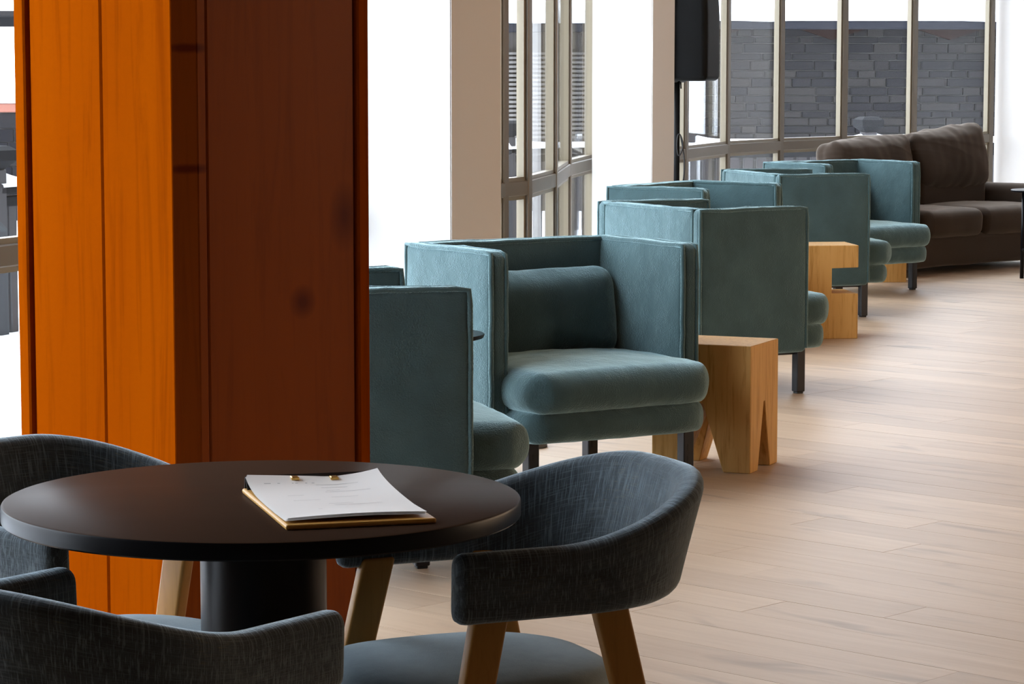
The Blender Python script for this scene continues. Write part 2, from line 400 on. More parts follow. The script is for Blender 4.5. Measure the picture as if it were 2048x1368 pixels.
pier((-.226, 10.0), .485, .272, 'white pier behind the wooden pillar, nearer of the two')
pier((.775, 15.0), .447, .194, 'white pier with the black loudspeaker behind it')

# ------------------------------------------------------------------ glazing
ZR = .82
def facet_axes(p, q):
    d = Vector((q[0] - p[0], q[1] - p[1])); L = d.length; return math.atan2(d.y, d.x), L
def bar_mesh(name, L, y0, y1, z0, z1, m, parent, p, rz, x0=0):
    return link(name, bevbox(x0, L, y0, y1, z0, z1, .005, 1), m, parent, loc=(p[0], p[1], 0), rz=rz)
def window(idx, pts, label, near=False):
    root = thing('window_%d' % idx, label, kind='structure')
    for i, (p, q) in enumerate(zip(pts, pts[1:])):
        rz, L = facet_axes(p, q)
        nseg = max(1, round(L / 1.25)) if L > 2.2 else 1
        # transoms run whole facet
        for (z0, z1) in ((0, .09), (ZR - .035, ZR + .035), (ZC - .1, ZC)):
            bar_mesh('transom' if z0 == ZR - .035 else 'rail', L, -.028, .028, z0, z1, FRAME, root, p, rz)
        for k in range(nseg):
            a, b = L * k / nseg + .028, L * (k + 1) / nseg - .028
            for (z0, z1, nm) in ((.09, ZR - .035, 'lower_pane'), (ZR + .035, ZC - .1, 'pane')):
                sb = bmesh.new(); sw = .018
                for (xa, xb, za, zb_) in ((a, a + sw, z0, z1), (b - sw, b, z0, z1), (a + sw, b - sw, z0, z0 + sw), (a + sw, b - sw, z1 - sw, z1)):
                    box(sb, xa, xb, -.016, .022, za, zb_)
                so = link('sash', sb, FRAME2, root, loc=(p[0], p[1], 0), rz=rz)
                gb = bmesh.new(); box(gb, a + sw * .6, b - sw * .6, .010, .018, z0 + sw * .6, z1 - sw * .6)
                link(nm, gb, GLASS, root, loc=(p[0], p[1], 0), rz=rz)
            if k: bar_mesh('mullion', L * k / nseg + .03, -.03, .03, 0, ZC, FRAME, root, p, rz, L * k / nseg - .03)
    for i, p in enumerate(pts[:-1] if idx < 3 else pts):
        r0 = facet_axes(pts[max(0, i - 1)], pts[min(len(pts) - 1, max(1, i))])[0]; r1 = facet_axes(pts[min(i, len(pts) - 2)], pts[min(i + 1, len(pts) - 1)])[0]
        bm = bevbox(-.03, .03, -.03, .03, 0, ZC, .005, 1)
        link('mullion', bm, FRAME, root, loc=(p[0], p[1], 0), rz=(r0 + r1) / 2)
    return root
window(1, G[0:4], 'tall khaki framed glazing beside the dining table')
window(2, G[3:8], 'narrow faceted glazing between the two white piers')
window(3, G[7:14], 'curved khaki framed glazing behind the brown sofa')

# ------------------------------------------------------------------ wooden pillar
P0 = Vector((-.702, 5.60)); CH = .082
pil = thing('wooden_pillar', 'square orange lacquered timber pillar behind the round table', 'pillar', (P0.x, P0.y, 0), 0, kind='structure')
# frame: local x along the lit face (towards far end), local y into the pillar
ra = math.atan2(-ax_a.y, -ax_a.x)          # direction along lit face
SZ = .537
def pbox(name, x0, x1, y0, y1, m, z0=0, z1=ZC, r=.004, seg=1):
    # x: distance along lit face from the corner, y: distance along shaded face from the corner
    bm = bevbox(x0, x1, y0, y1, z0, z1, r, seg)
    for v_ in bm.verts:
        q = -ax_a * v_.co.x + ax_b * v_.co.y; v_.co = Vector((q.x, q.y, v_.co.z))
    return link(name, bm, m, pil)
pbox('core', .05, SZ - .02, .05, SZ - .02, ORANGE_D)
w1 = SZ - .038
pbox('board', .001, .235, 0, .05, ORANGE); pbox('board', .2375, w1 - .012, 0, .05, ORANGE)
pbox('edge_strip', w1, SZ, -.006, .05, ORANGE)
pbox('back_board', SZ - .03, SZ, .05, SZ, ORANGE)
pbox('panel', -.016, .05, .079, .499, ORANGE_D)
pbox('corner_strip', -.0186, .05, .05, .0765, ORANGE_D)
pbox('edge_strip', -.022, .05, .506, .54, ORANGE)
# recessed chamfer board across the corner
bm = bmesh.new()
A = -ax_a * .002 + ax_b * .001; B = ax_a * .0175 + ax_b * .0505; C_ = -ax_a * .05 + ax_b * .052
a_ = [bm.verts.new((q.x, q.y, 0)) for q in (A, B, C_)]; b_ = [bm.verts.new((q.x, q.y, ZC)) for q in (A, B, C_)]
bm.faces.new(a_); bm.faces.new(b_)
for i in range(3): bm.faces.new((a_[i], a_[(i + 1) % 3], b_[(i + 1) % 3], b_[i]))
link('chamfer_board', bm, ORANGE_D, pil)

# ------------------------------------------------------------------ round dining table and clipboard
TC = (-.383, 4.105)
tb = thing('round_table', 'round black-brown table with a thick black pedestal, clipboard on top', 'table', (TC[0], TC[1], 0))
link('tabletop', lathe([(0, .7335), (.392, .7335), (.3955, .732), (.397, .729), (.397, .7085), (.3945, .706), (0, .706)], 128), BLACKW, tb, True)
tt = bpy.data.objects['tabletop']
tt.data.materials.append(BLKEDGE)
for p_ in tt.data.polygons:
    if p_.center.z < .7325: p_.material_index = 1
m_es = tt.modifiers.new('edge', 'EDGE_SPLIT'); m_es.split_angle = math.radians(35)
o = link('pedestal', lathe([(0, .706), (.105, .706), (.105, .700), (.097, .698), (.097, .02), (0, .02)], 64), BLACKT, tb, True)
o.modifiers.new('edge', 'EDGE_SPLIT').split_angle = math.radians(35)
o = link('base_plate', lathe([(0, .022), (.225, .022), (.23, .018), (.23, 0), (0, 0)], 64), BLACKT, tb, True)
o.modifiers.new('edge', 'EDGE_SPLIT').split_angle = math.radians(35)

# clipboard: local x across (0 .. .222), local y from the hinge edge towards the reader
cbx = Vector((-.419, 4.143)); ex = Vector((.962, .274)); ey = Vector((.274, -.962))
cl = thing('clipboard', 'honey wood clipboard holding white sheets on the round table', 'clipboard', (cbx.x, cbx.y, .7335), math.atan2(ex.y, ex.x))
CW, CLn = .222, .352
link('board', bevbox(0, CW, -CLn, 0, 0, .008, .003, 2), BOARD, cl)
bm = bmesh.new()   # tent-shaped clip bar along the hinge edge
prof = [(0, .008), (-.003, .024), (-.008, .028), (-.014, .023), (-.026, .009), (-.024, .0085), (-.013, .020), (-.008, .0255), (-.005, .0225), (-.003, .008)]
L0 = [bm.verts.new((.004, y, z)) for y, z in prof]; L1 = [bm.verts.new((CW - .01, y, z)) for y, z in prof]
for i in range(len(prof)):
    j = (i + 1) % len(prof); bm.faces.new((L0[i], L0[j], L1[j], L1[i]))
bm.faces.new(L0); bm.faces.new(L1[::-1])
link('clip_bar', bm, DARKMET, cl)
def paper(u_, v_, k):
    # u across 0..1, v along 0..1 (hinge -> reader)
    x = .004 + u_ * .207; y = -.016 - v_ * .318
    z = .0098 + k + .014 * max(0, u_ - .55) ** 2 / .2 * (1 - v_) ** 2 + .012 * (1 - v_) ** 6 * (1 - u_) + .006 * (1 - v_) ** 8 + .0045 * max(0, v_ - .75) * 4 * (.3 + .7 * math.sin(u_ * PI * .9))
    return Vector((x, y, z))
for u_ in (.36, .66):
    p_ = paper(u_, .03, .004); bm = bevbox(p_.x - .006, p_.x + .006, p_.y - .006, p_.y + .010, p_.z - .004, p_.z + .002, .001, 1); link('fastener', bm, BRASS, cl)
for nm, k in (('sheet', 0), ('sheet', .0012), ('sheet', .0024)):
    bm = bmesh.new(); N = 16; sk = (k - .0012) * 1.5
    for side in (0, .0004):
        gdd = [[bm.verts.new(paper(i / N, j / N, k + side) + Vector((sk, sk * 2, 0))) for j in range(N + 1)] for i in range(N + 1)]
        for i in range(N):
            for j in range(N): bm.faces.new((gdd[i][j], gdd[i + 1][j], gdd[i + 1][j + 1], gdd[i][j + 1]))
    top = link(nm, bm, PAPER, cl, True)
bm = bmesh.new(); rq = random.Random(5)     # faint printed lines on the top sheet
def dash(u0, u1, v0, wv=.0016):
    n = max(1, int((u1 - u0) * 16)); prev = None
    for i in range(n + 1):
        u_ = u0 + (u1 - u0) * i / n; a, b = paper(u_, v0, .0031) + Vector((.0018, .0036, 0)), paper(u_, v0 + wv / .318, .0031) + Vector((.0018, .0036, 0))
        cur = (bm.verts.new(a), bm.verts.new(b))
        if prev: bm.faces.new((prev[0], cur[0], cur[1], prev[1]))
        prev = cur
for u0, wd in ((.10, .05), (.2, .02), (.31, .012), (.335, .02), (.41, .015), (.46, .02)): dash(u0, u0 + wd, .10, .0026)
for v0, u0, u1 in ((.14, .48, .8), (.2, .5, .7), (.26, .52, .62), (.3, .5, .84), (.36, .2, .32), (.44, .5, .7), (.5, .2, .4), (.62, .42, .6), (.66, .45, .8), (.76, .3, .33)): dash(u0, u1, v0, .0012)
tag(link('print', bm, INK, top), kind='stuff')

# ------------------------------------------------------------------ dining chairs
def band_mesh():
    a, f0, b, tip = .252, -.06, .218, .145
    raw = []
    for k in range(13): raw.append((tip + (f0 - tip) * k / 12, -a))
    for k in range(1, 60):
        th = -PI / 2 + PI * k / 60; e = 2 / 2.35
        cx, sx = abs(math.cos(th)) ** e, math.copysign(abs(math.sin(th)) ** e, math.sin(th))
        raw.append((f0 - b * cx, a * sx))
    for k in range(13): raw.append((f0 + (tip - f0) * k / 12, a))
    raw = [Vector(q) for q in raw]
    L = [0]
    for p, q in zip(raw, raw[1:]): L.append(L[-1] + (q - p).length)
    N = 84; pts = []
    for k in range(N + 1):
        s = L[-1] * k / N; i = 0
        while i < len(L) - 2 and L[i + 1] < s: i += 1
        pts.append(raw[i].lerp(raw[i + 1], (s - L[i]) / (L[i + 1] - L[i])))
    bm = bmesh.new(); uvl = bm.loops.layers.uv.new('UVMap'); uvd = {}
    def ring(p, nrm, d, sc_, shift, uu):
        h = min(1, max(0, (d - .12) / .62)); h = 1 - h * h * (3 - 2 * h)
        zt = .672 + .082 * h; zb = .563 + .004 * h; fl = .008 + .04 * h; th = .023
        sec = []; R = .02
        for (cx, cz, a0) in ((th - R, zt - R, 0), (-(th - R), zt - R, 90), (-(th - R), zb + R, 180), (th - R, zb + R, 270)):
            for q in range(5):
                A_ = math.radians(a0 + 22.5 * q); sec.append((cx + R * math.cos(A_), cz + R * math.sin(A_)))
        mz = (zt + zb) / 2; out = []; per = 0; prev = None
        for (o_, z_) in sec:
            o2, z2 = o_ * sc_, mz + (z_ - mz) * (1 - (1 - sc_) * .35)
            fz = (z2 - zb) / .215
            off = o2 + fl * fz - .012 * (1 - min(1, fz * 3)) * h
            q = Vector((p.x + nrm.x * off + shift[0], p.y + nrm.y * off + shift[1], z2))
            v_ = bm.verts.new(q)
            if prev is not None: per += (Vector((o_, z_)) - prev).length
            prev = Vector((o_, z_)); uvd[v_] = (uu, per); out.append(v_)
        return out
    rings = []
    for k, p in enumerate(pts):
        q0, q1 = pts[max(0, k - 1)], pts[min(N, k + 1)]; d = (q1 - q0).normalized(); nrm = Vector((-d.y, d.x))
        dd = abs(k - N / 2) / (N / 2); s = L[-1] * k / N
        if k == 0:
            for e, s_ in ((.018, .35), (.015, .68), (.008, .92)): rings.append(ring(p, nrm, dd, s_, (e, 0), s - e))
        rings.append(ring(p, nrm, dd, 1, (0, 0), s))
        if k == N:
            for e, s_ in ((.008, .92), (.015, .68), (.018, .35)): rings.append(ring(p, nrm, dd, s_, (e, 0), s + e))
    n = len(rings[0])
    for A_, B_ in zip(rings, rings[1:]):
        for i in range(n): bm.faces.new((A_[i], A_[(i + 1) % n], B_[(i + 1) % n], B_[i]))
    bm.faces.new(rings[0]); bm.faces.new(rings[-1][::-1])
    for f in bm.faces:
        for lp in f.loops: lp[uvl].uv = uvd[lp.vert]
    return bm
def leg_mesh(x, y, sx, sy):
    def fn(p, d):
        z = p.z; t_ = (.575 - (z + .29)) / .575; k = 1 - .18 * t_
        return Vector((p.x * k + x + sx * t_, p.y * k + y + sy * t_, z + .29))
    return rbox(.0285, .0135, .29, .006, 2, 2, fn=fn)
def seat_mesh():
    bm = bmesh.new(); N = 56; rings = []
    def outl(k, sc_):
        th = 2 * PI * k / N; e = 2 / 3.4
        cx = math.copysign(abs(math.cos(th)) ** e, math.cos(th)); sy = math.copysign(abs(math.sin(th)) ** e, math.sin(th))
        wdt = .212 if cx > 0 else .212 - .05 * cx * cx
        return cx * (.225 if cx > 0 else .205) * sc_ + .02, sy * wdt * sc_
    for sc_, z in ((.0, .382), (.9, .382), (.97, .388), (1.0, .402), (1.0, .428), (.985, .441), (.95, .449), (.85, .4545), (.6, .458), (.3, .4595), (0, .46)):
        if sc_ == 0: rings.append([bm.verts.new((.02, 0, z))]); continue
        rings.append([bm.verts.new((*outl(k, sc_), z)) for k in range(N)])
    for A_, B_ in zip(rings, rings[1:]):
        for k in range(N):
            k2 = (k + 1) % N
            if len(A_) == 1: bm.faces.new((A_[0], B_[k], B_[k2]))
            elif len(B_) == 1: bm.faces.new((A_[k], A_[k2], B_[0]))
            else: bm.faces.new((A_[k], A_[k2], B_[k2], B_[k]))
    return bm
def dining_chair(loc, rz, label):
    r = thing('tub_chair', label, 'chair', loc, rz, 'tub chairs around the round table')
    link('backrest', band_mesh(), HATCH, r, True)
    link('seat', seat_mesh(), SEATF, r, True)
    for s in (1, -1):
        link('leg', leg_mesh(.098, s * .238, .125, s * .035), OAK, r, True)
        link('leg', leg_mesh(-.10, s * .238, -.14, s * .02), OAK, r, True)
    bm = bmesh.new(); box(bm, -.09, .11, -.236, .236, .352, .384); link('seat_frame', bm, OAK, r)
    return r
c1 = dining_chair((-.04, 4.255, 0), math.radians(203.7), 'blue-grey tub chair with oak legs between round table and open floor')
dup(c1, (-.653, 4.40, 0), math.radians(-40), 'dark tub chair between the round table and the orange pillar')
dup(c1, (-.536, 3.58, 0), math.radians(53), 'dark tub chair in front of the round table, its back to the camera')

# ------------------------------------------------------------------ teal lounge armchairs
AL, AW, AT, AH, ZB = .552, .822, .064, .80, .178
def panel(hx, hy, hz, c, corners, k):
    """upholstered panel; corners: x signs whose top corner is rounded"""
    R = .03
    def soft(p):
        p = p.copy()
        for sx in corners:
            dx, dz = sx * p.x - (max(hx, .001) - R), p.z - (hz - R)
            if dx > 0 and dz > 0:
                a, b = min(1, dx / R), min(1, dz / R); p.x = sx * (hx - R + R * a * math.sqrt(1 - b * b / 2)); p.z = hz - R + R * b * math.sqrt(1 - a * a / 2)
        return p
    long_x = hx > hy
    def fn(p, d):
        p = soft(p)
        a = p.x / hx if long_x else p.y / hy; b = p.z / hz
        puff = .010 * max(0, 1 - a ** 4) * max(0, 1 - b ** 4) + .003 * nz(p, 9, k)
        if long_x: p.y += math.copysign(puff, d.y) if abs(d.y) > .5 else 0
        else: p.x += math.copysign(puff, d.x) if abs(d.x) > .5 else 0
        p.z += .004 * nz((p.x, p.y, 0), 7, k) * max(0, b)
        return p
    bm = rbox(hx, hy, hz, .024, 18, 3, c, fn)
    pb = bmesh.new()
    for sgn in (-1, 1):
        L_ = (hx if long_x else hy) - .006; Zt = hz - .006; pts = []
        n = 14
        for i in range(n + 1): pts.append((-L_, -hz + .02 + (2 * hz - .026) * i / n))
        for i in range(1, n + 1): pts.append((-L_ + 2 * L_ * i / n, Zt))
        for i in range(1, n + 1): pts.append((L_, Zt - (2 * hz - .026) * i / n))
        P3 = []
        for (s, z) in pts:
            off = sgn * ((hy if long_x else hx) - .004)
            p = Vector((s, off, z)) if long_x else Vector((off, s, z))
            p = soft(p); wv = .0022 * nz(p, 22, k + 3); p += Vector((wv, wv, wv + .004 * nz((p.x, p.y, 0), 7, k) * max(0, p.z / hz)))
            P3.append(p + Vector(c))
        tube(pb, P3, .0082, 8)
    return bm, pb
def cushion(hx, hy, hz, c, crown, k, rr=None, mat_scale=1):
    rr = rr or hz * .98
    def fn(p, d):
        a, b = p.x / hx, p.y / hy
        s = max(0, 1 - a * a) * max(0, 1 - b * b)
        p = p.copy(); p.z += (crown * s if d.z > 0 else -crown * .25 * s if d.z < 0 else 0) * (1 if abs(d.z) > .2 else abs(d.z) * 5)
        # plan corners rounded
        R = .13; dx, dy = abs(p.x) - (hx - R), abs(p.y) - (hy - R)
        if dx > 0 and dy > 0 and p.x > 0:
            u_, v_ = min(1, dx / R), min(1, dy / R); p.x = math.copysign(hx - R + R * u_ * math.sqrt(1 - v_ * v_ / 2), p.x); p.y = math.copysign(hy - R + R * v_ * math.sqrt(1 - u_ * u_ / 2), p.y)
        w_ = .004 * nz(p, 8, k) + .002 * nz(p, 22, k)
        return p + d * w_
    return rbox(hx, hy, hz, rr, 14, 5, c, fn)
def pillow(hx, hy, hz, c, tilt, k, amp=.004):
    Rm = Matrix.Rotation(tilt, 3, 'Y')
    def fn(p, d):
        a, b = p.y / hy, p.z / hz
        s = max(0, 1 - abs(a) ** 3.5) * max(0, 1 - abs(b) ** 3)
        p = p.copy(); p.x = p.x * (.62 + .38 * s) ; p.z += .010 * a * a * (1 if b > 0 else -1) * max(0, abs(b) - .3)
        p += d * (amp * nz(p, 9, k) + amp * .6 * nz(p, 20, k))
        return Rm @ p
    return rbox(hx, hy, hz, min(hx * .95, .075), 14, 5, c, fn)
def armchair(loc, rz, label):
    r = thing('lounge_armchair', label, 'armchair', loc, rz, 'teal lounge armchairs along the glazing')
    hz = (AH - ZB) / 2; zc = (AH + ZB) / 2
    for s, k in ((1, 1), (-1, 2)):
        b, pb = panel(AL / 2, AT / 2, hz, (AL / 2, s * (AW / 2 - AT / 2), zc), (1,), k)
        o = link('side_panel', b, TEAL, r, True); link('piping', pb, TEAL2, o, True)
    b, pb = panel(AT / 2, AW / 2 - AT + .012, hz, (AT / 2, 0, zc), (), 3)
    o = link('back_panel', b, TEAL, r, True); link('piping', pb, TEAL2, o, True)
    link('seat_cushion', cushion(.345, .374, .066, (.412, 0, .350), .024, 5), TEAL, r, True)
    link('lower_cushion', cushion(.335, .368, .051, (.398, 0, .236), .004, 6), TEAL, r, True)
    link('back_cushion', pillow(.09, .345, .155, (.135, 0, .545), math.radians(-7), 7), TEAL, r, True)
    for s in (1, -1):
        for x, yy in ((AL - .02, AW / 2 - .035), (.05, .31)) + (((.46, .2),) if s < 0 else ()):
            bm = bevbox(x - .021, x + .021, s * yy - .021, s * yy + .021, .008, ZB + .02, .003, 1)
            lg = link('leg', bm, DARKMET, r)
            bm = bmesh.new()
            for zz in (.07, .11): box(bm, x + .0205, x + .0222, s * yy - .006, s * yy + .006, zz - .011, zz + .011)
            link('slot', bm, RUBBER, lg)
            bm = bevbox(x - .016, x + .016, s * yy - .016, s * yy + .016, 0, .009, .002, 1); link('glide', bm, RUBBER, lg)
    bm = bmesh.new(); box(bm, AL - .075, AL - .045, -AW / 2 + .05, AW / 2 - .05, .168, .187); box(bm, .035, .065, -AW / 2 + .05, AW / 2 - .05, .168, .187)
    for s in (1, -1): box(bm, .06, AL - .03, s * (AW / 2 - .05) - .012, s * (AW / 2 - .05) + .012, .168, .187)
    link('frame', bm, DARKMET, r)
    return r
a0 = armchair((.577, 11.542, 0), math.radians(29.3), 'teal armchair with its outer side to the camera, tooth-legged stool in front')
for loc, d, lb in (((-.014, 9.313), -57.8, 'teal armchair whose open seat faces the camera, beside the tooth-legged stool'),
                   ((.694, 13.747), -33.3, 'teal armchair between the white pier and the C-shaped stool, mostly hidden'),
                   ((1.333, 15.191), 18.4, 'teal armchair directly behind the C-shaped wooden stool'),
                   ((1.885, 17.049), -52.3, 'teal armchair in front of the brown sofa'),
                   ((-.751, 7.495), 16.2, 'teal armchair half hidden by the wooden pillar')):
    dup(a0, (*loc, 0), math.radians(d), lb)

# ------------------------------------------------------------------ stools
def tooth_stool(loc, rz):
    r = thing('wooden_stool', 'pine block stool with four wedge legs beside the open teal armchair', 'stool', loc, rz, None)
    hx, hy, H = .18, .15, .44; ap = .235; gx, gy = .088, .072     # apex height, half-gap at the floor
    bm = bmesh.new()
    # cut two wedge tunnels out of a block: cell decomposition in plan
    for sx in (-1, 1):
        for sy in (-1, 1):
            pass
    box(bm, -hx, hx, -hy, hy, 0, H)
    o = link('block', bm, PINE, r)
    def cutter(ax):
        b = bmesh.new(); g = gx if ax == 'x' else gy; far = 1
        prof = [(-g, -.02), (g, -.02), (.006, ap), (-.006, ap)]
        A_ = [b.verts.new((p, -far, z) if ax == 'x' else (-far, p, z)) for p, z in prof]; B_ = [b.verts.new((p, far, z) if ax == 'x' else (far, p, z)) for p, z in prof]
        b.faces.new(A_); b.faces.new(B_[::-1])
        for i in range(4): b.faces.new((A_[i], A_[(i + 1) % 4], B_[(i + 1) % 4], B_[i]))
        bmesh.ops.recalc_face_normals(b, faces=b.faces)
        me = bpy.data.meshes.new('cut'); b.to_mesh(me); b.free(); co = bpy.data.objects.new('cut', me); COL.objects.link(co); co.parent = r; return co
    cuts = [cutter('x'), cutter('y')]
    for co in cuts:
        md = o.modifiers.new('cut', 'BOOLEAN'); md.operation = 'DIFFERENCE'; md.solver = 'EXACT'; md.object = co
    bpy.context.view_layer.update()
    me = bpy.data.meshes.new_from_object(o.evaluated_get(bpy.context.evaluated_depsgraph_get()))
    o.modifiers.clear(); o.data = me
    for co in cuts: bpy.data.objects.remove(co)
    bm = bmesh.new(); bm.from_mesh(me); bmesh.ops.remove_doubles(bm, verts=bm.verts, dist=1e-4)
    bmesh.ops.bevel(bm, geom=[e for e in bm.edges if len(e.link_faces) == 2 and e.calc_face_angle(0) > .6], offset=.0025, segments=1, affect='EDGES')
    bm.to_mesh(me); bm.free()
    return r
fx = Vector((.917, -.4)); sy_ = Vector((.4, .917))
cc = Vector((.817, 9.172)) - fx * .18 + sy_ * .15
tooth_stool((cc.x, cc.y, 0), math.atan2(fx.y, fx.x))
def c_stool(loc, rz, label, slot=True, sx=.36, sy=.29, H=.48, cutx=.142):
    r = thing('block_stool', label, 'stool', loc, rz)
    bm = bmesh.new()
    pr_ = [(-sx, 0), (0, 0), (0, .232), (-cutx, .232), (-cutx, .366), (0, .366), (0, H), (-sx, H)] if slot else [(-sx, 0), (0, 0), (0, H), (-sx, H)]
    A_ = [bm.verts.new((x, 0, z)) for x, z in pr_]; B_ = [bm.verts.new((x, sy, z)) for x, z in pr_]; n = len(pr_)
    bm.faces.new(A_); bm.faces.new(B_[::-1])
    for i in range(n): bm.faces.new((A_[i], A_[(i + 1) % n], B_[(i + 1) % n], B_[i]))
    bmesh.ops.bevel(bm, geom=list(bm.edges), offset=.003, segments=1, affect='EDGES')
    link('block', bm, PINE, r); return r
c_stool((1.775, 13.80, 0), math.radians(7), 'pine C-shaped block stool with a slot, in front of a teal armchair')
c_stool((2.553, 17.43, 0), math.radians(4), 'pine block stool half hidden under the teal armchair by the sofa', True, .34, .24, .44)

# ------------------------------------------------------------------ small round tables
st = thing('side_table', 'small dark round side table between two facing teal armchairs', 'table', (-.285, 8.36, 0))
o = link('tabletop', lathe([(0, .565), (.198, .565), (.2, .562), (.196, .553), (.17, .545), (0, .545)], 64), BLACKT, st, True); o.modifiers.new('e', 'EDGE_SPLIT').split_angle = .6
link('column', lathe([(0, .546), (.02, .546), (.02, .015), (0, .015)], 24), BLACKT, st, True)
o = link('base_plate', lathe([(0, .016), (.028, .016), (.14, .012), (.142, 0), (0, 0)], 48), BLACKT, st, True); o.modifiers.new('e', 'EDGE_SPLIT').split_angle = .6
st = thing('end_table', 'black round end table with thin legs in front of the sofa', 'table', (3.54, 17.75, 0))
o = link('tabletop', lathe([(0, .585), (.257, .585), (.26, .582), (.257, .572), (0, .572)], 64), BLACKT, st, True); o.modifiers.new('e', 'EDGE_SPLIT').split_angle = .6
for k in range(3):
    a_ = PI + k * 2 * PI / 3; bm = bmesh.new(); tube(bm, [(.175 * math.cos(a_), .175 * math.sin(a_), .574), (.18 * math.cos(a_), .18 * math.sin(a_), 0)], .014, 10)
    lg = link('leg', bm, BLACKT, st, True)
bm = bmesh.new(); tube(bm, [(.18 * math.cos(t_), .18 * math.sin(t_), .19) for t_ in [k * 2 * PI / 32 for k in range(32)]], .008, 8, True); link('ring', bm, BLACKT, st, True)
fb = lathe([(0, .028), (.05, .028), (.066, .02), (.07, .006), (.07, 0), (0, 0)], 32)
fo = link('floor_puck', fb, RUBBER, None, True, (.06, 9.84, 0)); tag(fo, 'flat black round disc on the floor behind the open teal armchair', 'puck')  # plain round black disc, its purpose is only guessed

# ------------------------------------------------------------------ brown sofa
sF, sS = Vector((.70, -.714)), Vector((.714, .70)); so = Vector((2.78, 17.95)) + sS * .62 - sF * .45
sofa = thing('sofa', 'brown two-seat fabric sofa with loose cushions below the end window', 'sofa', (so.x, so.y, 0), math.atan2(sF.y, sF.x))
def spad(name, hx, hy, hz, c, r, k, amp=.006, puff=0, lean=0, ni=12, shear=0, wr=0):
    Rm = Matrix.Rotation(lean, 3, 'Y')
    def fn(p, d):
        a, b, e = p.x / hx, p.y / hy, p.z / hz
        p = p + d * (amp * nz(p, 6, k) + amp * .5 * nz((p.x, p.y * 1.0, p.z * .4), 16, k))
        if puff:
            if abs(d.x) > .5: p.x += math.copysign(puff * max(0, 1 - b * b) * max(0, 1 - e * e), d.x)
            if abs(d.z) > .5: p.z += math.copysign(puff * max(0, 1 - b * b) * max(0, 1 - a * a), d.z)
        if wr:
            t_ = nz((b * 1.2 + e * 2.2, b * .4, k), 1.7, k); p += d * (wr * (1 - abs(t_) * 4 if abs(t_) < .25 else 0) * max(0, .4 + e * .6))
            p.x *= .8 + .2 * max(0, 1 - abs(b) ** 5) * max(0, 1 - abs(e) ** 5); p.z += .012 * (abs(b) ** 6) * (1 if e > 0 else 0)
        p.z += shear * b * max(0, e)
        return Rm @ p
    return link(name, rbox(hx, hy, hz, r, ni, 4, c, fn), BROWN, sofa, True)
spad('base', .43, .95, .105, (0, 0, .155), .03, 1)
spad('back_frame', .09, .95, .30, (-.37, 0, .42), .06, 2)
for y, k in ((-.41, 3), (.41, 4)):
    spad('seat_cushion', .335, .315 if y < 0 else .405, .095, (.12, -.315 if y < 0 else y, .335), .06, k, .006, .018)
    spad('lower_back', .09, .40, .12, (-.20, y, .50), .06, k + 4, .005, .01)
bc1 = spad('back_cushion', .13, .43, .185, (-.24, -.43, .70), .07, 11, .014, .03, math.radians(-12), 40, .018, .0045)
bc2 = spad('back_cushion', .13, .41, .20, (-.22, .43, .735), .07, 12, .014, .035, math.radians(-14), 40, .035, .0045)
for s in (-1, 1):
    o = spad('arm', .40, .10, .21, (-.02, s * .92 if s > 0 else -.735, .27), .05, 20 + s, .004)
    bm = bmesh.new()
    pts = [(-.42 + .84 * k / 12, s * .935, .475 + .012 * math.sin(k)) for k in range(13)]
    rr = rbox(.42, .115, .085, .083, 10, 5, (-.01, s * .93 if s > 0 else -.74, .475), lambda p, d: p + d * .006 * nz(p, 8, 31))
    link('arm_roll', rr, BROWN, sofa, True)
for x in (-.36, .36):
    for y in (-.86, .86):
        bm = bevbox(x - .03, x + .03, y - .03, y + .03, 0, .06, .004, 1); link('foot', bm, RUBBER, sofa)

# ------------------------------------------------------------------ loudspeaker on a stand
sp = thing('loudspeaker', 'black loudspeaker in a fabric cover on a pole by the white pier', 'speaker', (.974, 16.0, 0), math.radians(0))
bm = bmesh.new(); tube(bm, [(0, 0, .02), (0, 0, 1.34)], .0175, 14); link('pole', bm, BLK, sp, True)
o = link('base_plate', lathe([(0, .022), (.2, .016), (.205, 0), (0, 0)], 40), BLK, sp, True)
RmS = Matrix.Rotation(math.radians(-20), 3, 'Z')
def cab(p, d):
    q = p.copy(); k = max(0, (q.z + .05) / .4); q.x *= 1 - .18 * k * k; q.y *= 1 - .06 * k
    return RmS @ q
link('cabinet', rbox(.205, .155, .38, .035, 6, 4, (.018, .02, 1.685), cab), BLK, sp, True)
def cov(p, d):
    q = p + d * .006 * nz(p, 14, 4); k = max(0, (q.z + .05) / .4); q.y *= 1 - .06 * k
    return RmS @ q
link('cover', rbox(.11, .168, .39, .022, 8, 3, (-.088, .03, 1.685), cov), COVER, sp, True)
bm = bmesh.new(); box(bm, .075, .125, -.1215, -.1185, 1.44, 1.505, None)
for v_ in bm.verts: v_.co = Vector((v_.co.x, v_.co.y - .02, v_.co.z))
bm.free()
bm = bmesh.new(); tube(bm, [(.02, -.02, 1.3), (.022, -.02, 1.26)], .004, 6); link('strap', bm, BLK, sp, True)
bm = bmesh.new(); pts = []
for k in range(60):
    t_ = k / 59
    pts.append((.022 + .022 * math.sin(t_ * 9) + .03 * t_ * t_, -.022 + .012 * math.cos(t_ * 11), .98 - .40 * math.sin(t_ * 2.2) - .1 * t_))
tube(bm, pts, .0042, 6); link('cable', bm, RUBBER, sp, True)
bm = bmesh.new(); pts = [(.018 + .018 * math.sin(k / 24 * 2 * PI), -.02, .93 + .06 * math.cos(k / 24 * 2 * PI) - .012 * math.sin(k / 24 * 4 * PI)) for k in range(24)]
tube(bm, pts, .004, 6, True); link('cable_coil', bm, RUBBER, sp, True)

